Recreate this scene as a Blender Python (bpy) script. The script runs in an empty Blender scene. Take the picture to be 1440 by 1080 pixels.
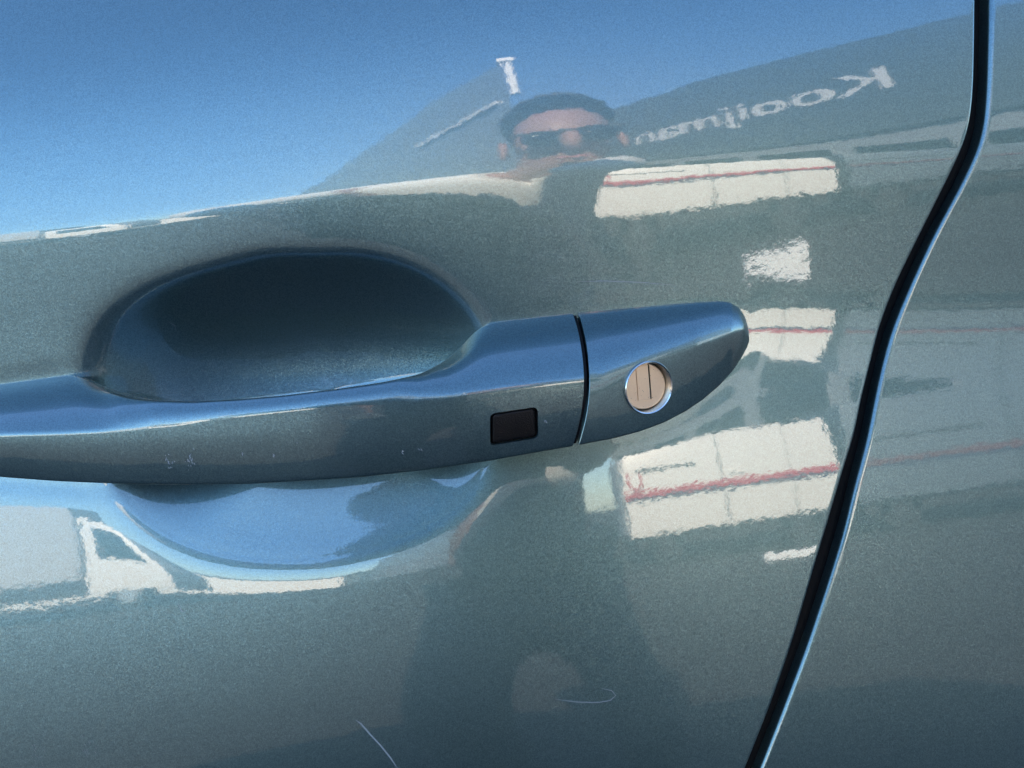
import bpy, bmesh, math, random
import numpy as np
from mathutils import Vector, Matrix
random.seed(7)
C = bpy.context.scene.collection
R = math.radians

# ------------------------------------------------------------------ camera
CAM = np.array([0.0, -0.26, 1.0])
PITCH, ROLL, FPX = R(8.0), R(8.0), 1040.0
_f = np.array([0, math.cos(PITCH), -math.sin(PITCH)])
_u0 = np.array([0, math.sin(PITCH), math.cos(PITCH)])
_x = np.array([1.0, 0, 0])
CR = math.cos(ROLL) * _x - math.sin(ROLL) * _u0
CU = math.sin(ROLL) * _x + math.cos(ROLL) * _u0
cd = bpy.data.cameras.new('camera')
cam = bpy.data.objects.new('camera', cd)
C.objects.link(cam)
cd.sensor_width = 36.0
cd.sensor_fit = 'HORIZONTAL'
cd.lens = 36.0 * FPX / 1440.0
cd.clip_start = 0.01
cd.clip_end = 2000
cam.matrix_world = Matrix(((CR[0], CU[0], -_f[0], CAM[0]), (CR[1], CU[1], -_f[1], CAM[1]),
                           (CR[2], CU[2], -_f[2], CAM[2]), (0, 0, 0, 1)))
bpy.context.scene.camera = cam

# ------------------------------------------------------------------ sky, sun, exposure
SUN_EL, SUN_AZ = R(28), R(-8)      # the sun stands behind the car (+y), a little to the right
sdir = Vector((math.sin(SUN_AZ) * math.cos(SUN_EL), math.cos(SUN_AZ) * math.cos(SUN_EL), math.sin(SUN_EL)))
w = bpy.data.worlds.new("World")
bpy.context.scene.world = w
w.use_nodes = True
wn = w.node_tree.nodes
sky = wn.new('ShaderNodeTexSky')
sky.sky_type = 'NISHITA'
sky.sun_disc = False
sky.sun_elevation = SUN_EL
sky.sun_rotation = SUN_AZ
sky.air_density = 1.0
sky.dust_density = 0.35
sky.ozone_density = 5.0
bg = wn['Background']
w.node_tree.links.new(sky.outputs[0], bg.inputs[0])
bg.inputs[1].default_value = 0.13
sl = bpy.data.lights.new('sun', 'SUN')
sl.energy = 5.0
sl.angle = R(0.5)
sl.color = (1.0, 0.86, 0.70)
so = bpy.data.objects.new('sun', sl)
C.objects.link(so)
so.rotation_euler = (-sdir).to_track_quat('-Z', 'Y').to_euler()
vs = bpy.context.scene.view_settings
bpy.context.scene.display_settings.display_device = 'sRGB'
vs.view_transform = 'Standard'
vs.look = 'None'
vs.gamma = 1.0
vs.exposure = 2.4

# ------------------------------------------------------------------ helpers
def link(name, me, mat=None, parent=None, smooth=None):
    o = bpy.data.objects.new(name, me)
    C.objects.link(o)
    if mat:
        me.materials.append(mat)
    if parent:
        o.parent = parent
    if smooth is not None:
        me.shade_smooth()
        if smooth < 3:
            me.set_sharp_from_angle(angle=smooth)
    return o

def obj(name, bm, mat=None, parent=None, smooth=None):
    me = bpy.data.meshes.new(name)
    bm.normal_update()
    bm.to_mesh(me)
    bm.free()
    return link(name, me, mat, parent, smooth)

def pyd(name, v, f, mat=None, parent=None, smooth=None):
    me = bpy.data.meshes.new(name)
    me.from_pydata([tuple(map(float, q)) for q in v], [], f)
    me.update()
    return link(name, me, mat, parent, smooth)

def thing(name, label, cat, loc=(0, 0, 0), rz=0, group=None):
    o = bpy.data.objects.new(name, None)
    C.objects.link(o)
    o.location = loc
    o.rotation_euler = (0, 0, rz)
    o['label'] = label
    o['category'] = cat
    if group:
        o['group'] = group
    return o

def box(bm, x0, x1, y0, y1, z0, z1, bev=0):
    r = bmesh.ops.create_cube(bm, size=1)
    vv = r['verts']
    for v in vv:
        v.co = Vector((x0 + (v.co.x + .5) * (x1 - x0), y0 + (v.co.y + .5) * (y1 - y0), z0 + (v.co.z + .5) * (z1 - z0)))
    if bev:
        ee = list({e for v in vv for e in v.link_edges})
        bmesh.ops.bevel(bm, geom=ee, offset=bev, segments=2, affect='EDGES', profile=.5)
    return bm

def BX(*a):
    return box(bmesh.new(), *a)

def cyl(bm, p, q, r0, r1=None, n=20):
    p, q = Vector(p), Vector(q)
    d = q - p
    m = Matrix.Translation((p + q) / 2) @ d.to_track_quat('Z', 'Y').to_matrix().to_4x4()
    bmesh.ops.create_cone(bm, cap_ends=True, segments=n, radius1=r0, radius2=r0 if r1 is None else r1, depth=d.length, matrix=m)
    return bm

def mat(name, col, rough=.5, metal=0., **kw):
    m = bpy.data.materials.new(name)
    m.use_nodes = True
    b = m.node_tree.nodes['Principled BSDF']
    b.inputs['Base Color'].default_value = (*col, 1)
    b.inputs['Roughness'].default_value = rough
    b.inputs['Metallic'].default_value = metal
    for k, v in kw.items():
        b.inputs[k.replace('_', ' ')].default_value = v
    return m

def noisy(m, scale, a, b_, detail=4, bump=0, dist=.001, coord='Object'):
    nt = m.node_tree
    N, L = nt.nodes, nt.links
    b = N['Principled BSDF']
    tc = N.new('ShaderNodeTexCoord')
    no = N.new('ShaderNodeTexNoise')
    no.inputs['Scale'].default_value = scale
    no.inputs['Detail'].default_value = detail
    L.new(tc.outputs[coord], no.inputs['Vector'])
    mx = N.new('ShaderNodeMix')
    mx.data_type = 'RGBA'
    mx.inputs[6].default_value = (*a, 1)
    mx.inputs[7].default_value = (*b_, 1)
    L.new(no.outputs[0], mx.inputs[0])
    L.new(mx.outputs[2], b.inputs['Base Color'])
    if bump:
        bu = N.new('ShaderNodeBump')
        bu.inputs['Strength'].default_value = bump
        bu.inputs['Distance'].default_value = dist
        L.new(no.outputs[0], bu.inputs['Height'])
        L.new(bu.outputs[0], b.inputs['Normal'])
    return m

# ------------------------------------------------------------------ materials
def car_paint():
    m = bpy.data.materials.new('metallic_paint')
    m.use_nodes = True
    nt = m.node_tree
    N, L = nt.nodes, nt.links
    b = N['Principled BSDF']
    tc = N.new('ShaderNodeTexCoord')
    # metal flakes: every cell has its own tilt and its own brightness
    vo = N.new('ShaderNodeTexVoronoi')
    vo.inputs['Scale'].default_value = 3300
    L.new(tc.outputs['Object'], vo.inputs['Vector'])
    geo = N.new('ShaderNodeNewGeometry')
    sub = N.new('ShaderNodeVectorMath'); sub.operation = 'SUBTRACT'
    sub.inputs[1].default_value = (.5, .5, .5)
    L.new(vo.outputs['Color'], sub.inputs[0])
    scl = N.new('ShaderNodeVectorMath'); scl.operation = 'SCALE'
    scl.inputs['Scale'].default_value = 0.10
    L.new(sub.outputs[0], scl.inputs[0])
    add = N.new('ShaderNodeVectorMath'); add.operation = 'ADD'
    L.new(geo.outputs['Normal'], add.inputs[0])
    L.new(scl.outputs[0], add.inputs[1])
    nrm = N.new('ShaderNodeVectorMath'); nrm.operation = 'NORMALIZE'
    L.new(add.outputs[0], nrm.inputs[0])
    L.new(nrm.outputs[0], b.inputs['Normal'])
    sep = N.new('ShaderNodeSeparateColor')
    L.new(vo.outputs['Color'], sep.inputs[0])
    mx = N.new('ShaderNodeMix'); mx.data_type = 'RGBA'
    mx.inputs[6].default_value = (*PAINT_A, 1)
    mx.inputs[7].default_value = (*PAINT_B, 1)
    L.new(sep.outputs[1], mx.inputs[0])
    L.new(mx.outputs[2], b.inputs['Base Color'])
    b.inputs['Metallic'].default_value = 0.9
    b.inputs['Roughness'].default_value = 0.35
    b.inputs['Coat Weight'].default_value = 1.0
    b.inputs['Coat Roughness'].default_value = 0.025
    b.inputs['Coat IOR'].default_value = 1.75
    # orange peel in the clear coat
    n1 = N.new('ShaderNodeTexNoise')
    n1.inputs['Scale'].default_value = 330
    n1.inputs['Detail'].default_value = 3
    L.new(tc.outputs['Object'], n1.inputs['Vector'])
    bu = N.new('ShaderNodeBump')
    bu.inputs['Strength'].default_value = 1.0
    bu.inputs['Distance'].default_value = 0.0000095
    L.new(n1.outputs[0], bu.inputs['Height'])
    L.new(bu.outputs[0], b.inputs['Coat Normal'])
    return m
PAINT_A, PAINT_B = (0.092, 0.152, 0.156), (0.145, 0.236, 0.242)
M_PAINT = car_paint()
M_BLACK = mat('black_rubber', (.004, .004, .004), .7)
M_BLACK.node_tree.nodes['Principled BSDF'].inputs['Specular IOR Level'].default_value = .15
M_DARK = mat('dark_plastic', (.02, .02, .022), .6)
M_GLASS = mat('tinted_glass', (.01, .012, .014), .05)
M_TYRE = mat('tyre_rubber', (.02, .02, .02), .8)
M_ALLOY = mat('alloy', (.6, .61, .62), .3, 1.0)
M_CHROME = noisy(mat('satin_metal', (.8, .78, .74), .2, 1.0), 900, (.80, .77, .72), (.66, .63, .58))
M_LOCK = noisy(mat('lock_metal', (.8, .74, .66), .33, .95), 1500, (1.0, .80, .58), (.90, .70, .52))
M_WHITE = mat('white_van_paint', (.83, .79, .72), .35)
M_RED = mat('red_stripe', (.50, .035, .05), .4)
M_NAVY = mat('navy_stripe', (.03, .035, .07), .4)

# ------------------------------------------------------------------ the door's shape
def ray(px, py):
    return _f + CR * ((px - 720) / FPX) + CU * ((540 - py) / FPX)

def at(px, py, d=0.0):
    """the point of the plane y = -d seen at a photograph pixel"""
    r = ray(px, py)
    t = (-d - CAM[1]) / r[1]
    return CAM + r * t

crease_px = [(-60, 337), (0, 330), (200, 306), (380, 284), (600, 253), (750, 237), (900, 227), (1050, 220), (1200, 214), (1370, 205), (1440, 200)]
cp = np.array([at(*q) for q in crease_px])
CPOLY = np.polyfit(cp[:, 0], cp[:, 2], 4)
CX0, CX1 = cp[0, 0], cp[-1, 0]
def zcrease(X):
    Xc = np.clip(X, CX0, CX1)
    dp = np.polyder(CPOLY)
    return np.polyval(CPOLY, Xc) + (X - Xc) * np.polyval(dp, Xc) * .3

# (pixel row at column 1100, elevation in degrees of what is mirrored there)
tab = [(-60, 47), (0, 39), (100, 23), (200, 11.0), (214, 8.5), (234, -0.3), (262, -2.2), (290, -4.0), (330, -5.6), (370, -6.4), (400, -5.6),
       (420, -4.2), (457, -0.5), (500, 4.5), (550, 7.5), (600, 4.6), (690, -0.6), (760, -4.2), (880, -11.5), (1000, -18.5), (1080, -25)]
def gsm(a, s):
    k = np.arange(-int(4 * s), int(4 * s) + 1)
    g = np.exp(-k * k / (2 * s * s)); g /= g.sum()
    return np.convolve(np.pad(a, len(k) // 2, mode='edge'), g, mode='valid')
WG = np.arange(-.75, .45, .0004)
def profile(tab, sm=5.0):
    H = np.zeros(len(WG))
    for it in range(4):
        ws, ts = [], []
        for y, E in tab:
            r = ray(1100, y)
            a = math.degrees(math.atan2(r[2], r[1]))
            p = at(1100, y)
            for _ in range(4):
                p = at(1100, y, float(np.interp(p[2] - float(zcrease(p[0])), WG, H)))
            ws.append(p[2] - float(zcrease(p[0])))
            ts.append((E - a) / 2)
        ws, ts = np.array(ws[::-1]), np.array(ts[::-1])
        TG = np.interp(WG, np.r_[-.75, -.45, ws, ws[-1] + .12], np.r_[-9, -2, ts, ts[-1] + 7])
        H = -np.cumsum(np.tan(np.radians(gsm(TG, sm)))) * .0004
        H -= np.interp(0, WG, H)
    return H
HG = profile(tab)
low = {220: 1.0, 226: -3.5, 234: -5.5, 262: -7.5, 290: -8.5, 330: -9, 370: -8.6, 400: -7.2, 420: -5.2, 880: -14, 1000: -26, 1080: -36}
HGL = profile(sorted({**dict(tab), **low}.items()), 3.0)
HGL += np.interp(-.09, WG, HG) - np.interp(-.09, WG, HGL) if False else 0
def base_h(X, Z):
    w_ = Z - zcrease(X)
    k = np.clip((.06 - X) / .13, 0, 1)
    k = k * k * (3 - 2 * k)
    return (1 - k) * np.interp(w_, WG, HG) + k * np.interp(w_, WG, HGL)
def on(px, py):
    """the point of the door skin (without hollow) seen at a photograph pixel"""
    q = at(px, py)
    for _ in range(5):
        q = at(px, py, float(base_h(q[0], q[2])))
    return q

# ---- the hollow behind the handle: centre high up, so its roof is steep and its floor a long ramp
bowl_px = [(112, 470), (135, 440), (200, 405), (300, 373), (440, 355), (550, 360), (620, 388), (662, 425), (690, 460), (706, 550), (698, 640),
           (678, 692), (620, 742), (520, 778), (400, 792), (300, 784), (230, 760), (180, 722), (140, 672), (112, 600), (100, 530)]
BC = on(445, 560)
bq = np.array([on(*q) for q in bowl_px]) - BC
bphi = np.arctan2(bq[:, 2], bq[:, 0]); brad = np.hypot(bq[:, 0], bq[:, 2])
o_ = np.argsort(bphi); bphi, brad = bphi[o_], brad[o_]
PG = np.linspace(-math.pi, math.pi, 721)
BR = np.interp(PG, np.r_[bphi - 2 * math.pi, bphi, bphi + 2 * math.pi], np.r_[brad, brad, brad])
k_ = np.exp(-(np.arange(-40, 41) / 16.0) ** 2 / 2); k_ /= k_.sum()
BR = np.convolve(np.r_[BR[-41:-1], BR, BR[1:41]], k_, mode='valid')
BOWL_D = 0.0205
def bowl(X, Z):
    dx, dz = X - BC[0], Z - BC[2]
    rad = np.hypot(dx, dz)
    rr = rad / (np.interp(np.arctan2(dz, dx), PG, BR) * .965)
    lowr = np.clip(.08 - dz / np.maximum(rad, .006) * 1.25, 0, 1)
    lowr = lowr * lowr * (3 - 2 * lowr)
    rc = np.minimum(rr, 1.6)
    f = (1 - lowr) * rc ** 2.5 + lowr * (.61 * (1 - np.exp(-(rc / .28) ** 2)) + .26 * rc + .13 * rc ** 5)
    q = 1 - f
    e = .10 + .03 * (1 - lowr)
    d = .5 * (q + np.sqrt(q * q + e * e)) - .0008
    d = np.where(rr > 1, d * np.clip(1 - (rr - 1) / .4, 0, 1) ** 2, d)
    return BOWL_D * np.maximum(d, 0)

# ---- outline of handle, for the shallow dish it sits in
T_px = [(-80, 551), (0, 540), (60, 532), (95, 527), (112, 529), (130, 538), (150, 550), (175, 558), (205, 563), (270, 565), (330, 562), (400, 556), (480, 546),
        (540, 537), (590, 526), (625, 508), (650, 485), (668, 464), (690, 453), (740, 447), (806, 440)]
R_px = [(-80, 612), (0, 610), (80, 608), (249, 600), (453, 578), (613, 559), (720, 543.5), (824, 529)]
B_px = [(-80, 663), (0, 672), (80, 678), (150, 681), (250, 683), (350, 682), (500, 673), (600, 662), (690, 649), (810, 628)]
cT_px = [(812, 440), (900, 432), (980, 425), (1012, 423.5), (1028, 426), (1040, 433), (1048, 446), (1052, 460), (1053.5, 470)]
cR_px = [(830, 527), (900, 508), (980, 484), (1030, 468), (1046, 464), (1053.5, 475)]
cB_px = [(812, 627), (860, 618), (900, 608), (935, 595), (965, 579), (990, 562), (1012, 543), (1030, 523), (1044, 502), (1051, 488), (1053.5, 480)]
outl = [on(*q) for q in T_px + cT_px + cB_px[::-1] + B_px[::-1]]
OUT = np.array([(p[0], p[2]) for p in outl])
def seg_dist(X, Z, P, closed=True):
    best = np.full(X.shape, 9.0)
    n = len(P)
    for i in range(n if closed else n - 1):
        a, b = P[i], P[(i + 1) % n]
        ab = b - a
        L2 = max(ab @ ab, 1e-12)
        t = np.clip(((X - a[0]) * ab[0] + (Z - a[1]) * ab[1]) / L2, 0, 1)
        best = np.minimum(best, np.hypot(X - a[0] - t * ab[0], Z - a[1] - t * ab[1]))
    return best
def inside(X, Z, P):
    c = np.zeros(X.shape, bool)
    n = len(P)
    for i in range(n):
        a, b = P[i], P[(i + 1) % n]
        if a[1] == b[1]:
            continue
        cond = ((a[1] > Z) != (b[1] > Z)) & (X < (b[0] - a[0]) * (Z - a[1]) / (b[1] - a[1]) + a[0])
        c ^= cond
    return c

def height(X, Z, dish=True):
    X, Z = np.asarray(X, float), np.asarray(Z, float)
    h = base_h(X, Z) - bowl(X, Z)
    if dish:
        near = (X > -.32) & (X < .14) & (Z > .86) & (Z < 1.06)
        xs, zs = X[near], Z[near]
        d = seg_dist(xs, zs, OUT)
        d = np.where(inside(xs, zs, OUT), 0, d)
        dip = np.zeros(X.shape)
        rb = np.hypot(xs - BC[0], zs - BC[2]) / np.interp(np.arctan2(zs - BC[2], xs - BC[0]), PG, BR)
        dip[near] = .0004 * np.clip(.25 - (xs - on(420, 680)[0]) / .06, .25, 1) * np.exp(-(d / .0050) ** 2) * np.clip((rb - .92) / .2, 0, 1)
        h = h - dip
    return h

# ---- the gap between door and rear panel
seamL_px = [(1373, -60), (1372, 0), (1371.5, 60), (1370, 129), (1366, 170), (1360, 195), (1333, 253), (1293, 333), (1262, 396), (1238, 458), (1223, 520), (1212, 560),
            (1203.6, 608), (1185, 666), (1167, 728), (1142, 810), (1120, 887), (1089, 979), (1049, 1080), (1015, 1160)]
seamR_px = [(x + 1.5, y) for x, y in [(1392, -60), (1391, 0), (1390, 60), (1388, 129), (1384.5, 175), (1378, 203), (1355, 253), (1315, 326), (1279, 404), (1253, 467), (1239, 520), (1230, 560),
            (1219, 618), (1202, 680), (1185, 753), (1161, 830), (1132, 916), (1099, 1003), (1069, 1080), (1036, 1160)]]
def seamfun(px):
    q = np.array([on(*p) for p in px])
    z, x = q[:, 2][::-1], q[:, 0][::-1]
    sl = (x[0] - x[2]) / (z[0] - z[2])
    zz = np.r_[z[0] - .5, z[0] - .25, z[0] - .08, z, z[-1] + .06, z[-1] + .2]
    xx = np.r_[x[0] - .10 * sl, x[0] - .09 * sl, x[0] - .065 * sl, x, x[-1] + .008, x[-1] + .03]
    zg = np.arange(zz[0], zz[-1], .0005)
    return zg, gsm(np.interp(zg, zz, xx), 9)
SL, SR = seamfun(seamL_px), seamfun(seamR_px)
Z0, Z1 = 0.33, 1.17
zs_ = np.concatenate([np.linspace(Z0, .78, 40)[:-1], np.arange(.78, 1.135, .0007), np.linspace(1.135, Z1, 12)[1:]])

def panel(name, edge, sign, offs, rad, tilt=0.0, parent=None):
    """a sheet that follows the seam: columns are distances from its edge, then a rolled hem and a return flange"""
    ex = np.interp(zs_, *edge)
    O = np.asarray(offs)
    X = ex[:, None] + sign * (O[None, :] + rad)
    Z = np.repeat(zs_[:, None], len(O), 1)
    h = height(X, Z, dish=(sign < 0)) + tilt * np.abs(X - ex[:, None])
    Y = -h
    h0 = -Y[:, 0]
    cols = []
    for k in range(1, 9):
        th = math.pi / 2 * k / 8
        cols.append((ex + sign * (rad - rad * math.sin(th)), -(h0 - rad * (1 - math.cos(th)))))
    cols.append((ex + sign * .0002, -(h0 - rad - .006)))
    cols.append((ex + sign * .0006, -(h0 - rad - .016)))
    HX = np.stack([c[0] for c in cols[::-1]], 1); HY = np.stack([c[1] for c in cols[::-1]], 1)
    X = np.concatenate([HX, X], 1); Y = np.concatenate([HY, Y], 1)
    Z = np.repeat(zs_[:, None], X.shape[1], 1)
    nz, nx = X.shape
    co = np.stack([X, Y, Z], -1).reshape(-1, 3)
    i = np.arange(nz - 1)[:, None] * nx + np.arange(nx - 1)[None, :]
    q = np.stack([i, i + 1, i + nx + 1, i + nx], -1).reshape(-1, 4)
    if sign < 0:
        q = q[:, ::-1]
    me = bpy.data.meshes.new(name)
    me.vertices.add(len(co)); me.vertices.foreach_set('co', co.ravel())
    me.loops.add(q.size); me.loops.foreach_set('vertex_index', q.ravel().astype(np.int32))
    me.polygons.add(len(q)); me.polygons.foreach_set('loop_start', (np.arange(len(q)) * 4).astype(np.int32))
    me.update(calc_edges=True)
    me.validate()
    return link(name, me, M_PAINT, parent, smooth=4)

# ------------------------------------------------------------------ the car
car = thing('car', 'blue-grey metallic car seen close at its door handle beside a curved black door gap', 'car', (0, 0, 0))
door_off = np.concatenate([np.arange(0, .42, .0007), np.linspace(.42, 1.15, 30)[1:]])
door = panel('door_panel', SL, -1, door_off, .0011, parent=car)
rear_off = np.concatenate([np.arange(0, .012, .0005), np.arange(.012, .15, .0014), np.linspace(.15, .95, 30)[1:]])
rear = panel('rear_side_panel', SR, 1, rear_off, .0016, tilt=0.0, parent=car)
rear['label'] = 'body panel behind the door, with a bright rounded edge along the gap'

# rubber seal deep in the gap
zz = np.linspace(Z0, Z1, 160)
xm = (np.interp(zz, *SL) + np.interp(zz, *SR)) / 2
hm = base_h(xm, zz)
v, f = [], []
prof = [(-.010, .014), (-.005, .0085), (-.0015, .0066), (.0015, .0062), (.0035, .0060), (.010, .014)]
for a in range(len(zz)):
    for dx, dy in prof:
        v.append((xm[a] + dx, -hm[a] + dy, zz[a]))
n = len(prof)
for a in range(len(zz) - 1):
    for b in range(n - 1):
        f.append((a * n + b, a * n + b + 1, (a + 1) * n + b + 1, (a + 1) * n + b))
pyd('door_seal', v, f, M_BLACK, car, smooth=4)

# ---- handle
def ip(tab, x):
    t = np.array(tab, float)
    return float(np.interp(x, t[:, 0], t[:, 1]))
def smooth_ip(tab, x, s=7.0):
    return sum(wt * ip(tab, x + k * s) for k, wt in ((-2, .08), (-1, .24), (0, .36), (1, .24), (2, .08)))
def P(px, py, d):
    """pixel to a point d in front of the door skin (hollow and dish left out)"""
    q = at(px, py, d)
    for _ in range(3):
        q = at(px, py, d + float(base_h(q[0], q[2])))
    return Vector(q)

def fillet(p0, p1, p2, r, n):
    """rounded corner at p1 (quadratic)"""
    a = p1 + (p0 - p1).normalized() * min(r, (p0 - p1).length * .49)
    b = p1 + (p2 - p1).normalized() * min(r, (p2 - p1).length * .49)
    return [((1 - t) ** 2) * a + 2 * t * (1 - t) * p1 + t * t * b for t in [i / n for i in range(n + 1)]]

def quad(a, m, b, n):
    """curve a -> b that passes through m in its middle; a included, b not"""
    c = 2 * m - .5 * (a + b)
    return [((1 - t) ** 2) * a + 2 * t * (1 - t) * c + t * t * b for t in [i / n for i in range(n)]]

def loft(name, secs, parent, smooth=R(40)):
    n = len(secs[0])
    v = [p for s in secs for p in s]
    f = []
    for a in range(len(secs) - 1):
        for b in range(n):
            c = (b + 1) % n
            f.append((a * n + b, a * n + c, (a + 1) * n + c, (a + 1) * n + b))
    f.append(tuple(range(n))[::-1])
    f.append(tuple((len(secs) - 1) * n + k for k in range(n)))
    me = bpy.data.meshes.new(name)
    me.from_pydata([tuple(p) for p in v], [], f)
    bm = bmesh.new(); bm.from_mesh(me)
    bmesh.ops.recalc_face_normals(bm, faces=bm.faces)
    bm.to_mesh(me); bm.free()
    return link(name, me, M_PAINT, parent, smooth)

dR_tab = [(-80, .026), (0, .0285), (200, .0320), (450, .0330), (650, .0310), (824, .0270)]
dT_tab = [(-80, .0015), (85, .0015), (110, .0035), (135, .010), (165, .0215), (210, .0275), (300, .0297), (450, .0304), (560, .0280), (610, .021), (640, .0125), (668, .0045), (690, .0020), (806, .0015)]
back_tab = [(-80, -.006), (95, -.006), (150, .004), (210, .016), (560, .016), (630, .006), (680, -.004), (806, -.006)]
def bulge(py):
    return 17 * (1 - ((py - 534) / 96.0) ** 2)
def grip_section(px):
    bl = min(1, max(0, (px - 690) / 116.0)) ** 1.5
    def Q(py, d):
        return P(px + bl * bulge(py), py, d)
    T, Rr, B = smooth_ip(T_px, px), smooth_ip(R_px, px), smooth_ip(B_px, px)
    dT, dR, db = smooth_ip(dT_tab, px), smooth_ip(dR_tab, px), smooth_ip(back_tab, px)
    t, r, b = Q(T, dT), Q(Rr, dR), Q(B, dR - .0050)
    tm = Q(T + (Rr - T) * .44, dT + (dR - dT) * .64 + .0006)
    rm = Q(Rr + (B - Rr) * .5, dR - .0016)
    ub = b + Vector((0, .004, .0018))
    ub2 = Vector((b.x, 0, b.z + .004)); ub2.y = b.y + max(.006, (dR - db) * .85)
    tb = Vector((t.x, 0, t.z - .001)); tb.y = t.y + max(.003, (dT - db) * .55)
    tb2 = Vector((t.x, ub2.y, t.z - .004))
    top = quad(t, tm, r, 14)
    fr = quad(r, rm, b, 12) + [b]
    cor = fillet(top[-2], r, fr[2], .0012, 6)
    top, fr = top[:-1], fr[2:]
    bot = fillet(fr[-2], b, ub, .0009, 4)
    edge_t = fillet(tb, t, top[2], .0012, 3)
    return edge_t + top[2:] + cor + fr[:-1] + bot + [ub, ub2, tb2, tb]
xs = list(np.arange(-80, 90, 12)) + list(np.arange(90, 230, 4)) + list(np.arange(230, 580, 10)) + list(np.arange(580, 700, 4)) + list(np.arange(700, 806, 6)) + [802.5, 804.4, 805]
secs = [grip_section(x) for x in xs]
# rounded lip at the end that meets the cap
def shrink(sec, k):
    c = sum(sec, Vector()) / len(sec)
    return [p + (c - p) * k for p in sec]
secs[-1] = shrink(secs[-1], .02)
grip = loft('door_handle', secs, car)
grip['label'] = 'painted pull handle bridging the hollow in the door'

dcR = [(812, .0268), (900, .0228), (980, .0170), (1030, .0115), (1046, .0085), (1053.5, .0030)]
dcB = [(812, .0248), (900, .0190), (965, .0130), (1012, .0078), (1044, .0040), (1053.5, .0012)]
dcT = [(812, .0015), (1012, .0014), (1040, .0012), (1053.5, .0008)]
def cap_section(px):
    bl = min(1, max(0, (900 - px) / 88.0)) ** 1.3
    def Q(py, d):
        return P(px + bl * bulge(py), py, d)
    T, Rr, B = ip(cT_px, px), ip(cR_px, px), ip(cB_px, px)
    dT, dR, dB = ip(dcT, px), ip(dcR, px), ip(dcB, px)
    t, r, b = Q(T, dT), Q(Rr, dR), Q(B, dB)
    k = min(1, (B - T) / 80.0)
    tm = Q(T + (Rr - T) * .44, dT + (dR - dT) * .64 + .0008 * k)
    rm = Q(Rr + (B - Rr) * .5, (dR + dB) / 2 + .0009 * k)
    ub = Vector((b.x, b.y + .003, b.z + .0012 * k)); ub2 = Vector((b.x, .004, b.z + .002 * k))
    tb = Vector((t.x, .004, t.z - .001 * k))
    top = quad(t, tm, r, 14)
    fr = quad(r, rm, b, 16) + [b]
    cor = fillet(top[-2], r, fr[2], .0018, 6)
    top, fr = top[:-1], fr[2:]
    bot = fillet(fr[-2], b, ub, .0008, 4)
    return top + cor + fr[:-1] + bot + [ub, ub2, tb]
cx = [812.2, 812.8, 814.4] + list(np.arange(818, 1010, 4)) + list(np.arange(1010, 1044, 2.5)) + [1045, 1047, 1049, 1050.5, 1051.7, 1052.6, 1053.2, 1053.5]
csecs = [cap_section(x) for x in cx]
csecs[0] = shrink(csecs[0], .02)
cap = loft('handle_end_cap', csecs, car)
cap['label'] = 'pointed end cap of the handle with the round key lock'

# black block added between grip and cap to make the slit look dark
ga, gb = shrink(secs[-3], .04), shrink(secs[-3], .04)
for p in gb:
    p.x += .0016
gk = loft('slit_darkener', [ga, gb], car)
gk.data.materials.clear(); gk.data.materials.append(M_BLACK)
def plane_frame(o, pts):
    """origin, x, y, outward normal of the best plane through three pixel points on object o's front"""
    dg = bpy.context.evaluated_depsgraph_get()
    out = []
    for px, py in pts:
        d = Vector(ray(px, py)).normalized()
        ok, loc, nrm, _ = o.ray_cast(Vector(CAM), d)
        out.append(loc)
    return out
bpy.context.view_layer.update()

def cut(o, cutter):
    m = o.modifiers.new('cut', 'BOOLEAN')
    m.operation = 'DIFFERENCE'
    m.solver = 'EXACT'
    m.object = cutter
    dg = bpy.context.evaluated_depsgraph_get()
    dg.update()
    me = bpy.data.meshes.new_from_object(o.evaluated_get(dg))
    o.modifiers.clear()
    o.data = me
    bpy.data.objects.remove(cutter)

# ---- key lock
c0, cA, cB = plane_frame(cap, [(912, 545), (942, 540), (908, 577)])
nx = (cA - c0).normalized()
nrm = nx.cross(cB - c0).normalized()
if nrm.y > 0:
    nrm = -nrm
ny = nrm.cross(nx).normalized()
if ny.z < 0:
    ny = -ny
LR = (cA - c0).length * 1.07
LM = Matrix(((nx.x, ny.x, nrm.x, c0.x), (nx.y, ny.y, nrm.y, c0.y), (nx.z, ny.z, nrm.z, c0.z), (0, 0, 0, 1)))
def lathe(prof, n=64):
    """prof: (radius, height) pairs round local z"""
    bm = bmesh.new()
    rings = []
    for r, z in prof:
        if r < 1e-6:
            rings.append([bm.verts.new((0, 0, z))])
        else:
            rings.append([bm.verts.new((r * math.cos(2 * math.pi * k / n), r * math.sin(2 * math.pi * k / n), z)) for k in range(n)])
    for a, b in zip(rings, rings[1:]):
        for k in range(n):
            j = (k + 1) % n
            if len(a) == 1 and len(b) == 1:
                continue
            if len(a) == 1:
                bm.faces.new((a[0], b[k], b[j]))
            elif len(b) == 1:
                bm.faces.new((a[k], b[0], a[j]))
            else:
                bm.faces.new((a[k], b[k], b[j], a[j]))
    bmesh.ops.recalc_face_normals(bm, faces=bm.faces)
    return bm
bm = cyl(bmesh.new(), (0, 0, -.0075), (0, 0, .008), LR, n=64)
k = obj('cutter', bm); k.matrix_world = LM
cut(cap, k)
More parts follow.
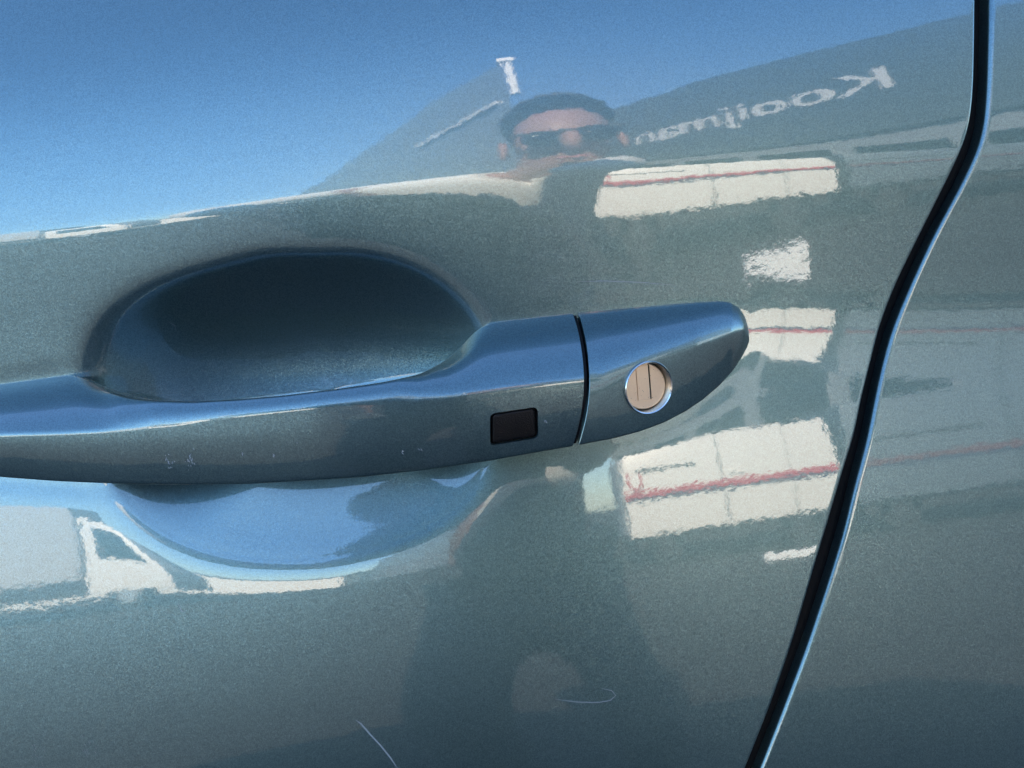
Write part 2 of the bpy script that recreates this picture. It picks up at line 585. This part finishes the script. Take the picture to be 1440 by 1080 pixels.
# chamfered metal collar in the hole, then the plug with its dust shutter
bm = lathe([(LR * 1.02, .0004), (LR * .995, .0007), (LR * .955, .0004), (LR * .945, -.0004), (LR * .935, -.0052), (LR * .60, -.0053), (LR * .6, -.0062), (LR * 1.02, -.0062), (LR * 1.02, .0004)])
ring = obj('lock_collar', bm, M_CHROME, cap, R(35)); ring.matrix_world = LM
bm = lathe([(0, -.0018), (LR * .85, -.0018), (LR * .89, -.0021), (LR * .905, -.0026), (LR * .905, -.0040), (0, -.0040)])
kk = LR * .88
# the plug sits a few degrees steeper than the cap
_in = (c0 - Vector(CAM)).normalized()
_want = ((Vector((2.6, -10.2, 1.15)) - c0).normalized() - _in).normalized()
_ang = nrm.angle(_want)
_nn = nrm.lerp(_want, min(1, R(7) / max(_ang, 1e-4))).normalized()
_ny = _nn.cross(nx).normalized()
if _ny.z < 0:
    _ny = -_ny
_nx = _ny.cross(_nn).normalized()
_c = c0 - nrm * .0012
LM = Matrix(((_nx.x, _ny.x, _nn.x, _c.x), (_nx.y, _ny.y, _nn.y, _c.y), (_nx.z, _ny.z, _nn.z, _c.z), (0, 0, 0, 1)))
plug = obj('key_lock', bm, M_LOCK, cap, R(35)); plug.matrix_world = LM
bm = BX(-kk * .36, kk * .30, -kk * .62, kk * .99, -.0022, .0010)
k = obj('cutter', bm); k.matrix_world = LM
bpy.context.view_layer.update()
cut(plug, k)
bm = BX(-kk * .33, kk * .235, -kk * .585, kk * .93, -.0030, -.00174, .00008)
sh = obj('slot_shutter', bm, M_LOCK, cap); sh.matrix_world = LM
bm = BX(kk * .235, kk * .30, -kk * .6, kk * .95, -.0030, -.0021)
pit = bmesh.new()
for _ in range(26):
    a_r, a_t = kk * math.sqrt(random.random()) * .95, random.uniform(0, 6.283)
    px_, py_ = a_r * math.cos(a_t), a_r * math.sin(a_t)
    if -.36 * kk < px_ < .31 * kk and py_ > -.62 * kk:
        zq = -.00172 if px_ < .22 * kk and px_ > -.32 * kk and py_ > -.56 * kk else None
    else:
        zq = -.00179
    if zq is None:
        continue
    bmesh.ops.create_circle(pit, cap_ends=True, segments=7, radius=random.uniform(.00004, .00013), matrix=Matrix.Translation((px_, py_, zq)))
pt_ = obj('pits', pit, M_DARK, cap); pt_.matrix_world = LM; pt_['kind'] = 'stuff'
sl_ = obj('key_slot', bm, M_BLACK, cap); sl_.matrix_world = LM

# ---- dark touch sensor window in the grip
s4 = plane_frame(grip, [(689, 582), (756, 572), (757, 616), (689, 627)])
so0 = sum(s4, Vector()) / 4
sx = ((s4[1] + s4[2]) - (s4[0] + s4[3])).normalized()
sn = sx.cross((s4[0] + s4[1]) - (s4[2] + s4[3])).normalized()
if sn.y > 0:
    sn = -sn
sy = sn.cross(sx)
SM = Matrix(((sx.x, sy.x, sn.x, so0.x), (sx.y, sy.y, sn.y, so0.y), (sx.z, sy.z, sn.z, so0.z), (0, 0, 0, 1)))
loc4 = [SM.inverted() @ p for p in s4]
def rounded(quad4, rad, shrinkby=0.0, n=5):
    c = sum(quad4, Vector()) / 4
    pts = []
    q = [Vector((p.x, p.y, 0)) for p in quad4]
    q = [p + (Vector((c.x, c.y, 0)) - p).normalized() * shrinkby for p in q]
    for i in range(4):
        pts += fillet(q[i - 1], q[i], q[(i + 1) % 4], rad, n)
    return pts
def prism(pts, z0, z1, bev=0):
    bm = bmesh.new()
    a = [bm.verts.new((p.x, p.y, z0)) for p in pts]
    b = [bm.verts.new((p.x, p.y, z1)) for p in pts]
    n = len(pts)
    for i in range(n):
        bm.faces.new((a[i], a[(i + 1) % n], b[(i + 1) % n], b[i]))
    bm.faces.new(a[::-1]); top = bm.faces.new(b)
    bmesh.ops.recalc_face_normals(bm, faces=bm.faces)
    if bev:
        bmesh.ops.bevel(bm, geom=list(top.edges), offset=bev, segments=3, affect='EDGES', profile=.5)
    return bm
k = obj('cutter', prism(rounded(loc4, .0018), -.0022, .006)); k.matrix_world = SM
bpy.context.view_layer.update()
cut(grip, k)
fr_ = obj('sensor_well', prism(rounded(loc4, .0018, -.0003), -.0034, -.0021), M_BLACK, grip); fr_.matrix_world = SM
M_GRAIN = mat('grained_plastic', (.006, .005, .0048), .38)
M_GRAIN.node_tree.nodes['Principled BSDF'].inputs['Specular IOR Level'].default_value = .25
nt = M_GRAIN.node_tree
tcn = nt.nodes.new('ShaderNodeTexCoord'); vn = nt.nodes.new('ShaderNodeTexVoronoi'); vn.inputs['Scale'].default_value = 2300
bn = nt.nodes.new('ShaderNodeBump'); bn.inputs['Strength'].default_value = .5; bn.inputs['Distance'].default_value = .00025
nt.links.new(tcn.outputs['Object'], vn.inputs['Vector']); nt.links.new(vn.outputs['Distance'], bn.inputs['Height'])
nt.links.new(bn.outputs[0], nt.nodes['Principled BSDF'].inputs['Normal'])
sb = obj('touch_sensor', prism(rounded(loc4, .0014, .0009), -.0024, -.0006, .0007), M_GRAIN, grip, R(40)); sb.matrix_world = SM

# ---- fine wear
M_SCUFF = mat('scuff', (.42, .47, .49), .6)
def slivers(name, o, marks, m, parent):
    """short scuffs given as pixel polylines with a width in mm, laid on the surface of o"""
    v, f = [], []
    for line, wd_ in marks:
        prev = None
        for k, (px, py) in enumerate(line):
            ok, loc, nr, _ = o.ray_cast(Vector(CAM), Vector(ray(px, py)).normalized())
            if not ok:
                prev = None
                continue
            a, b = line[max(k - 1, 0)], line[min(k + 1, len(line) - 1)]
            t = (CR * (b[0] - a[0]) - CU * (b[1] - a[1]))
            t = Vector(t).normalized()
            sd = nr.cross(t).normalized() * (wd_ * .0005) * (.25 if k in (0, len(line) - 1) else 1)
            p = loc + nr * .00004
            v += [p - sd, p + sd]
            if prev is not None:
                f.append((prev, prev + 1, len(v) - 1, len(v) - 2))
            prev = len(v) - 2
    ob = pyd(name, v, f, m, parent)
    ob['kind'] = 'stuff'
    return ob
rs_ = random.Random(3)
marks = []
for cx_, cy_, n_, sx_, sy_ in ((238, 650, 12, 5, 14), (268, 648, 22, 7, 15), (384, 638, 3, 2, 5), (340, 636, 2, 3, 3), (565, 634, 4, 3, 3), (590, 632, 3, 4, 4), (418, 624, 1, 1, 1), (766, 594, 3, 1, 5)):
    for _ in range(n_):
        x, y = cx_ + rs_.gauss(0, sx_ * .5), cy_ + rs_.gauss(0, sy_ * .5)
        an = rs_.choice((1.0, 1.2, -1.1, .6)) + rs_.gauss(0, .3)
        L_ = rs_.uniform(1.2, 5)
        marks.append(([(x, y), (x + L_ * .5 * math.cos(an), y + L_ * .5 * math.sin(an)), (x + L_ * math.cos(an), y + L_ * math.sin(an))], rs_.uniform(.12, .26)))
bpy.context.view_layer.update()
slivers('scuff_marks', grip, marks, M_SCUFF, grip)
M_FAINT = mat('faint_scratch', (.20, .25, .27), .5)
marks = [([(500, 1012), (508, 1018), (520, 1032), (535, 1048), (548, 1064), (560, 1082)], .55),
         ([(780, 983), (810, 987), (840, 988), (858, 985), (866, 978), (860, 971), (846, 968)], .32),
         ([(812, 396), (850, 395), (900, 397), (950, 401)], .30), ([(236, 452), (246, 458), (247, 464)], .2), ([(290, 440), (291, 446)], .25),
         ([(250, 848), (256, 860), (262, 858)], .4), ([(975, 935), (970, 942)], .2)]
for _ in range(190):
    x, y = rs_.uniform(10, 1190), rs_.choice((rs_.uniform(700, 1070), rs_.uniform(20, 470)))
    an = rs_.uniform(0, 6.3); L_ = rs_.uniform(.5, 1.9)
    marks.append(([(x, y), (x + L_ * .5 * math.cos(an), y + L_ * .5 * math.sin(an)), (x + L_ * math.cos(an), y + L_ * math.sin(an))], rs_.uniform(.10, .25)))
for cx_, cy_ in ((50, 1060), (124, 1048)):
    for _ in range(14):
        x, y = cx_ + rs_.gauss(0, 6), cy_ + rs_.gauss(0, 10)
        marks.append(([(x, y), (x + 1.5, y + 2), (x + 2, y + 4)], .15))
slivers('fine_scratches', door, marks, M_FAINT, door)

# ---- rest of the car, so that it stands on the road and throws its shade
def prof_prism(name, pts, x0, x1, m, parent, bev=.03):
    """closed (y, z) outline pushed along x"""
    bm = bmesh.new()
    a = [bm.verts.new((x0, y, z)) for y, z in pts]
    b = [bm.verts.new((x1, y, z)) for y, z in pts]
    n = len(pts)
    for i in range(n):
        bm.faces.new((a[i], a[(i + 1) % n], b[(i + 1) % n], b[i]))
    bm.faces.new(a); bm.faces.new(b[::-1])
    bmesh.ops.recalc_face_normals(bm, faces=bm.faces)
    if bev:
        bmesh.ops.bevel(bm, geom=list(bm.edges), offset=bev, segments=3, affect='EDGES', profile=.5)
    return obj(name, bm, m, parent, R(35))
def outline_prism(name, pts, y0, y1, m, parent, inset=0.0, bev=.03):
    """closed (x, z) outline pushed along y; the y1 side and the upper points move in by inset"""
    bm = bmesh.new()
    zt = max(p[1] for p in pts); zb = min(p[1] for p in pts)
    a = [bm.verts.new((x, y0 + inset * (z - zb) / (zt - zb), z)) for x, z in pts]
    b = [bm.verts.new((x, y1 - inset * (z - zb) / (zt - zb), z)) for x, z in pts]
    n = len(pts)
    for i in range(n):
        bm.faces.new((a[i], a[(i + 1) % n], b[(i + 1) % n], b[i]))
    bm.faces.new(a); bm.faces.new(b[::-1])
    bmesh.ops.recalc_face_normals(bm, faces=bm.faces)
    if bev:
        bmesh.ops.bevel(bm, geom=list(bm.edges), offset=bev, segments=3, affect='EDGES', profile=.5)
    return obj(name, bm, m, parent, R(35))
def arch(cx, r, z0, n=9):
    return [(cx + r * math.cos(t), .34 + r * math.sin(t)) for t in [math.pi - math.pi * i / n for i in range(n + 1)]]
body = [(-2.55, .30)] + arch(-1.78, .39, .3) + arch(1.02, .39, .3)[0:0] + [(-1.36, .25), (.60, .25)] + arch(1.02, .39, .3) + [(1.75, .32), (1.84, .62), (1.80, 1.10), (-1.0, 1.16), (-1.45, 1.06), (-2.35, .90), (-2.62, .70)]
outline_prism('body', body, .034, 1.74, M_PAINT, car, 0, .025)
outline_prism('roof', [(-.30, 1.555), (.95, 1.555), (1.10, 1.545), (1.0, 1.60), (.4, 1.635), (-.1, 1.625), (-.36, 1.58)], .26, 1.52, M_PAINT, car, .03, .01)
outline_prism('window', [(-1.12, 1.10), (1.62, 1.10), (1.12, 1.56), (-.34, 1.56)], .05, 1.73, M_GLASS, car, .22, .01)
fp = [(-2.5, .34)] + arch(-1.78, .40, .3) + [(-1.36, .26), (-1.04, .26), (-1.04, 1.14), (-1.45, 1.05), (-2.3, .89), (-2.5, .70)]
outline_prism('front_fender', fp, -.005, .05, M_PAINT, car, 0, .012)
rp = [(.60, .26)] + arch(1.02, .40, .3) + [(1.70, .34), (1.76, .62), (1.72, 1.10), (1.12, 1.12), (1.12, .78), (.62, .70)]
outline_prism('rear_fender', rp, .004, .06, M_PAINT, car, 0, .012)
outline_prism('sill', [(-1.03, .22), (.60, .22), (.60, .33), (-1.03, .33)], .0, .08, M_DARK, car, 0, .01)
for x in (-1.78, 1.02):
    for y in (.12, 1.66):
        wh = obj('wheel', lathe([(0, -.10), (.20, -.10), (.20, .08), (0, .08)], 32), M_DARK, car, R(35))
        wh.matrix_world = Matrix.Translation((x, y, .33)) @ Matrix.Rotation(R(90), 4, 'X')
        t = obj('tyre', lathe([(.21, -.10), (.29, -.105), (.325, -.08), (.33, 0), (.325, .08), (.29, .105), (.21, .10), (.21, -.10)], 40), M_TYRE, wh, R(40))
        r_ = lathe([(.205, .09), (.19, .095), (.175, .07), (.175, -.06), (.205, -.08), (.205, .09)], 40)
        for s in range(5):
            an = 2 * math.pi * s / 5
            cyl(r_, (.03 * math.cos(an), .03 * math.sin(an), .075), (.18 * math.cos(an), .18 * math.sin(an), .07), .022, .018, 8)
        cyl(r_, (0, 0, .05), (0, 0, .09), .05, n=16)
        rr_ = obj('rim', r_, M_ALLOY, wh, R(35))

# ------------------------------------------------------------------ the place mirrored in the paint
def ground():
    m = mat('asphalt', (.06, .06, .058), .9)
    noisy(m, 3.0, (.026, .026, .026), (.045, .044, .042), 8, .4, .004)
    bm = BX(-400, 400, -400, 400, -.3, 0)
    g = obj('ground', bm, m)
    g['kind'] = 'structure'
ground()

def lettering(txt, size, loc, rot, m, parent, extrude=.01, name='lettering', shear=0):
    cu = bpy.data.curves.new(name, 'FONT')
    cu.body = txt
    cu.size = size
    cu.extrude = extrude
    cu.shear = shear
    cu.offset = .006 * size
    cu.align_x = 'CENTER'; cu.align_y = 'CENTER'
    tmp = bpy.data.objects.new('tmp', cu)
    C.objects.link(tmp)
    bpy.context.view_layer.update()
    me = bpy.data.meshes.new_from_object(tmp.evaluated_get(bpy.context.evaluated_depsgraph_get()))
    bpy.data.objects.remove(tmp)
    o = link(name, me, m, parent)
    o.location = loc; o.rotation_euler = rot
    return o
FACE = (R(90), 0, R(180))     # text on a wall that looks towards +y

# white panel van opposite
VX0, VX1, VY = 1.30, 4.75, -10.2
def van(name, label, x0, x1, y, paint, stripe1, stripe2, z1=1.80, logo=True):
    t = thing(name, label, 'van', ((x0 + x1) / 2, y, 0))
    h = (x1 - x0) / 2
    ol = [(-h, .44), (h, .44), (h, 1.30), (h - .10, z1), (-h + .06, z1), (-h, z1 - .2)]
    outline_prism('body', ol, -1.7, 0, paint, t, 0, .03)
    obj('stripe', BX(-h + .03, h - .03, .0005, .006, .985, 1.07), stripe1, t)
    obj('stripe', BX(-h + .03, h - .03, .0005, .005, .925, .983), stripe2, t)
    obj('door_gap', BX(-.012, .012, -.02, .0025, .40, z1 - .06), M_DARK, t)
    obj('door_gap', BX(1.0, 1.012, -.02, .0025, .40, z1 - .06), M_DARK, t)
    obj('underframe', BX(-h + .1, h - .1, -1.6, -.12, .26, .45), M_DARK, t)
    obj('slide_rail', BX(-h + .25, -.35, .001, .02, 1.36, 1.40, .004), M_DARK, t)
    obj('handle', BX(.12, .32, .001, .04, 1.15, 1.19, .008), paint, t)
    for wx in (-h + .62, h - .66):
        wh = obj('wheel', cyl(bmesh.new(), (wx, -.34, .30), (wx, -.12, .30), .30, n=28), M_TYRE, t, R(40))
        obj('hub_cap', cyl(bmesh.new(), (wx, -.13, .30), (wx, -.11, .30), .16, n=24), M_DARK, wh, R(40))
    if logo:
        lettering('U', .42, (-h + .22, .004, 1.21), FACE, M_RED, t, .004)
        lettering('TEAM', .09, (-h + .24, .004, 1.09), FACE, M_NAVY, t, .003)
    return t
van('parked_van', 'white panel van with a red and navy stripe parked across from the car', VX0, VX1, VY, M_WHITE, M_RED, M_NAVY)
M_VANSHADE = mat('van_shade_paint', (.10, .125, .15), .35)  # white van paint with the shade put into the colour
M_REDSHADE = mat('shaded_red_stripe', (.13, .04, .045), .5)  # the red stripe again, darkened as if in shade
van('shaded_van_end', 'added slate grey body with a dull red stripe for the shaded end of the white van', 5.0, 9.6, VY - .2, M_VANSHADE, M_REDSHADE, M_NAVY, 2.0, False)  # added body standing in for the white van's shaded end

# dark store with white lettering
M_CLAD = mat('dark_cladding', (.085, .115, .14), .6)
M_CONC = noisy(mat('pale_render', (.4, .4, .4), .8), 2, (.26, .29, .32), (.32, .35, .38))
M_SIGNW = mat('white_sign', (.85, .85, .83), .5)
SA, SB = Vector((6.4, -28.6, 0)), Vector((11.2, -18.4, 0))
sdv = SB - SA
st = thing('store_building', 'dark clad store with large white lettering above a pale shop front', 'building', tuple(SA), math.atan2(sdv.y, sdv.x))
SLn = sdv.length
obj('wall', BX(-6, SLn + 9, -12, 0, 0, 5.0), M_CONC, st)
obj('fascia', BX(-6.1, SLn + 9.1, -12.1, .25, 5.01, 11.2), M_CLAD, st)
for i in range(7):
    wv = obj('window', BX(-5.4 + i * 3.6, -2.6 + i * 3.6, -.06, .03, .5, 3.9), M_GLASS, st)
    obj('frame', BX(-5.5 + i * 3.6, -2.5 + i * 3.6, -.05, .022, .4, 4.0), M_CONC, wv)
sg = lettering('Kooijman', 2.6, (SLn * .5, .27, 8.0), FACE, M_SIGNW, st, .02)
_xs = [v.co.x for v in sg.data.vertices]
sg.data.transform(Matrix.Diagonal((SLn / (max(_xs) - min(_xs)), .72, 1, 1)))
# dark hall at the left, its long wall running away from the car, white pipe at its corner

M_SLATE = mat('slate_cladding', (.20, .25, .30), .6)
hl = thing('warehouse', 'tall dark warehouse wall running away to the left with a white pipe at its corner', 'building', (0, 0, 0))
def footprint(name, pts, z0, z1, m, parent):
    bm = bmesh.new()
    a = [bm.verts.new((x, y, z0)) for x, y in pts]; b = [bm.verts.new((x, y, z1)) for x, y in pts]
    n = len(pts)
    for i in range(n):
        bm.faces.new((a[i], a[(i + 1) % n], b[(i + 1) % n], b[i]))
    bm.faces.new(a); bm.faces.new(b)
    bmesh.ops.recalc_face_normals(bm, faces=bm.faces)
    return obj(name, bm, m, parent)
WA, WB = Vector((.85, -14, 0)), Vector((-10.2, -42.6, 0))
footprint('wall', [WA.xy, WB.xy, (1.1, -42.6)], 0, 9.1, M_SLATE, hl)
wd = (WB - WA).normalized(); wn_ = Vector((wd.y, -wd.x, 0))
if wn_.x > 0:
    wn_ = -wn_
def along(name, s0, s1, z0, z1, t0, t1, m, parent):
    q = [WA + wd * s0 + wn_ * t0, WA + wd * s1 + wn_ * t0, WA + wd * s1 + wn_ * t1, WA + wd * s0 + wn_ * t1]
    return footprint(name, [p.xy for p in q], z0, z1, m, parent)
along('gutter', .5, 6.5, 6.9, 7.03, .0, .14, M_SIGNW, hl)
obj('downpipe', cyl(bmesh.new(), (.98, -13.85, 7.0), (.98, -13.85, 9.25), .11, n=16), M_SIGNW, hl, R(40))
obj('pipe_head', BX(.79, 1.17, -14.05, -13.68, 9.12, 9.38, .02), M_SIGNW, hl)

# added low white block: covers the horizon haze and gives white streaks in the paint
lb = thing('horizon_blocker', 'long low white block added behind the lorry to cover the bright horizon', 'building', (-26, -40, 0))
obj('wall', BX(-22, 15.5, -8, 0, 0, 2.5), M_WHITE, lb)
obj('roof', BX(-22.3, 15.8, -8.3, .3, 2.51, 2.75), M_SLATE, lb)
# pale lorry far to the left
lo = thing('parked_lorry', 'pale grey box lorry with a white cab parked far to the left of the car', 'lorry', (-12.2, -19.5, 0))
M_GREYBOX = mat('grey_box_body', (.42, .42, .42), .5)
obj('cargo_box', BX(-6.0, .6, -2.3, 0, 1.0, 3.6, .04), M_GREYBOX, lo)
cb = outline_prism('cab', [(.75, .55), (2.95, .55), (3.0, 1.5), (2.45, 2.75), (.75, 2.85)], -2.2, .05, M_WHITE, lo, .04, .05)
outline_prism('window', [(1.15, 1.55), (2.55, 1.55), (2.22, 2.5), (1.15, 2.5)], .0, .075, M_GLASS, cb, 0, .01)
obj('chassis', BX(-5.9, 2.8, -1.9, -.1, .55, .98), M_DARK, lo)
for x in (-4.2, -2.9, 1.7):
    wh = obj('wheel', cyl(bmesh.new(), (x, -.35, .5), (x, -.02, .5), .5, n=28), M_TYRE, lo, R(40))
    obj('rim', cyl(bmesh.new(), (x, -.06, .5), (x, .0, .5), .28, n=20), M_ALLOY, wh, R(40))

# concrete wheel stop on the asphalt in front of the white van
ks = obj('wheel_stop', bmesh.new(), M_SIGNW)
bm = bmesh.new(); box(bm, 2.85, 3.6, -8.62, -8.45, .0, .10, .02); bm.to_mesh(ks.data); bm.free()
ks['label'] = 'white painted wheel stop lying on the asphalt before the van'; ks['category'] = 'wheel stop'

# ------------------------------------------------------------------ the photographer
M_SKIN = noisy(mat('skin', (.5, .3, .23), .5, 0), 40, (.36, .19, .15), (.42, .24, .19))
M_SHIRT = mat('white_shirt_cloth', (.80, .79, .76), .85)
M_TROUS = mat('navy_trousers_cloth', (.045, .055, .075), .85)
M_HAIR = mat('dark_hair', (.06, .05, .045), .7)
def skin(name, pts, edges, m, parent, root=0, sub=2):
    me = bpy.data.meshes.new(name)
    me.from_pydata([p[0] for p in pts], edges, [])
    o = link(name, me, m, parent)
    md = o.modifiers.new('skin', 'SKIN'); md.use_smooth_shade = True
    for i, p in enumerate(pts):
        sv = me.skin_vertices[0].data[i]
        rr = p[1] if isinstance(p[1], tuple) else (p[1], p[1])
        sv.radius = rr
        sv.use_root = (i == root)
    s_ = o.modifiers.new('sub', 'SUBSURF'); s_.levels = sub; s_.render_levels = sub
    return o
pers = thing('person', 'person in white sleeves and sunglasses, with an added dark vest for shade, photographing the door handle', 'person', (.13, -1.2, 0))
O = Vector((.13, -1.2, 0))
def pl(*a):
    return Vector(a) - O
HX, TX = .125, -.05          # head leans to the right of the trunk
pts, ed = [], []
def chain(prev, seq):
    for p, r in seq:
        pts.append((p, r)); k = len(pts) - 1
        if prev is not None:
            ed.append((prev, k))
        prev = k
    return prev
pel = chain(None, [(pl(TX, -1.22, .80), .135)])
che = chain(pel, [(pl(TX, -1.08, .95), .120), (pl(TX, -.97, 1.06), .115)])
nck = chain(che, [(pl(.06, -.90, 1.12), .060)])
chain(nck, [(pl(HX - .01, -.83, 1.18), .062), (pl(HX, -.81, 1.24), .076), (pl(HX, -.815, 1.30), .078), (pl(HX, -.82, 1.345), .05)])
ARM = {-1: [(-.20, -.94, 1.115), (-.39, -.76, 1.095), (-.28, -.56, 1.06)], 1: [(.07, -.93, 1.09), (.20, -.80, 1.145), (.11, -.56, 1.09)]}
for s in (-1, 1):
    hip = chain(pel, [(pl(TX + s * .10, -1.22, .76), .085)])
    chain(hip, [(pl(TX + s * .16, -.98, .50), .062), (pl(TX + s * .15, -1.06, .28), .052), (pl(TX + s * .14, -1.14, .09), .038), (pl(TX + s * .15, -1.02, .04), .035)])
    a_, b_, c_ = ARM[s]
    sh_ = chain(che, [(pl(*a_), .058)])
    hx = -.145 if s < 0 else .03
    el = chain(sh_, [(pl(*b_), .040)])
    wr = chain(el, [(pl(*c_), .034), (pl(hx + s * .02, -.40, .972 + (.03 if s < 0 else 0)), .025)])
    lift = .030 if s < 0 else .004
    pm = chain(wr, [(pl(hx + s * .008, -.345, .972 + lift), .026)])
    for fi, (dz, ln) in enumerate(((.024, .060), (.008, .066), (-.008, .062), (-.022, .050))):
        b0 = Vector((hx + s * .008, -.325, .978 + lift + dz * .8))
        chain(pm, [(b0 - O, .0098), (b0 + Vector((-s * .006, .024, .002)) - O, .0088), (b0 + Vector((-s * .026, .040, .002)) - O, .0082), (b0 + Vector((-s * ln * .72, .040, .001)) - O, .0075)])
    tb_ = Vector((hx - s * .006, -.35, .988 + lift))
    chain(pm, [(tb_ - O, .011), (tb_ + Vector((-s * .018, .022, .018)) - O, .0095), (tb_ + Vector((-s * .036, .034, .024)) - O, .008)])
bodyo = skin('body', pts, ed, M_SKIN, pers, 0, 2)
# clothes follow the same joints, a little wider
spts = [(pl(TX, -1.10, .93), .120), (pl(TX, -.965, 1.065), .122), (pl(.03, -.91, 1.11), .075)]
sed = [(0, 1), (1, 2)]
for s in (-1, 1):
    a_, b_, c_ = [Vector(q) for q in ARM[s]]
    k = len(spts)
    spts += [(pl(*a_), .060), (pl(*a_.lerp(b_, .5)), .049), (pl(*a_.lerp(b_, .98)), .045), (pl(*b_.lerp(c_, .5)), .042), (pl(*b_.lerp(c_, 1.25)), .036)]
    sed += [(1, k), (k, k + 1), (k + 1, k + 2), (k + 2, k + 3), (k + 3, k + 4)]
skin('shirt', spts, sed, M_SHIRT, pers, 0, 2)
skin('shade_vest', [(pl(TX, -1.24, .78), .152), (pl(TX, -1.10, .93), .150), (pl(TX, -.995, 1.02), .140), (pl(TX, -.985, 1.055), .128)], [(0, 1), (1, 2), (2, 3)], M_TROUS, pers, 0, 2)  # dark layer added over the shirt to deepen the shade on the trunk
tp = [(pl(TX, -1.24, .80), .150)]; te = []
for s in (-1, 1):
    k = len(tp)
    tp += [(pl(TX + s * .10, -1.22, .75), .105), (pl(TX + s * .16, -.98, .50), .082), (pl(TX + s * .15, -1.06, .28), .070), (pl(TX + s * .14, -1.14, .11), .060)]
    te += [(0, k), (k, k + 1), (k + 1, k + 2), (k + 2, k + 3)]
skin('trousers', tp, te, M_TROUS, pers, 0, 2)
for s in (-1, 1):
    bm = bmesh.new(); box(bm, -.045, .045, -.12, .16, 0, .085, .03)
    sh2 = obj('shoe', bm, M_DARK, pers, R(50)); sh2.location = pl(TX + s * .15, -1.09, 0)
def ball(name, c, r, m, parent, cutbelow=None):
    bm = bmesh.new()
    bmesh.ops.create_uvsphere(bm, u_segments=28, v_segments=20, radius=1)
    for v in bm.verts:
        v.co = Vector((v.co.x * r[0], v.co.y * r[1], v.co.z * r[2]))
    if cutbelow:
        bmesh.ops.bisect_plane(bm, geom=bm.verts[:] + bm.edges[:] + bm.faces[:], plane_co=cutbelow[0], plane_no=cutbelow[1], clear_inner=True)
    o = obj(name, bm, m, parent, 4); o.location = c
    return o
hc = pl(HX, -.825, 1.295)
ball('hair', hc + Vector((0, -.012, .012)), (.088, .104, .098), M_HAIR, pers, (Vector((0, .02, .035)), Vector((0, -.55, .8))))
ball('nose', pl(HX, -.722, 1.232), (.015, .022, .026), M_SKIN, pers)
ball('mouth', pl(HX, -.735, 1.185), (.026, .010, .006), mat('lips', (.42, .16, .14), .5), pers)
for s in (-1, 1):
    ball('ear', pl(HX + s * .088, -.83, 1.245), (.008, .018, .028), M_SKIN, pers)
gl = obj('sunglasses', BX(-.075, .075, -.004, .004, .012, .018), M_DARK, pers)
gl.location = pl(HX, -.724, 1.245)
for s in (-1, 1):
    lens = ball('lens', Vector((s * .036, .0, 0)), (.031, .010, .022), M_GLASS, gl)
    tmp = obj('temple', BX(s * .074 - .003, s * .074 + .003, -.10, 0, .010, .017), M_DARK, gl)

# the phone, held right behind the lens
ph = thing('phone', 'black phone held up in both hands in front of the door', 'phone', tuple(CAM))
pm_ = Matrix(((CR[0], CU[0], -_f[0], CAM[0]), (CR[1], CU[1], -_f[1], CAM[1]), (CR[2], CU[2], -_f[2], CAM[2]), (0, 0, 0, 1)))
ph.matrix_world = pm_
obj('phone_case', BX(-.130, .016, -.055, .016, .012, .020, .003), M_DARK, ph, R(40))
obj('screen', BX(-.126, .012, -.051, .012, .0201, .0206), M_GLASS, ph)
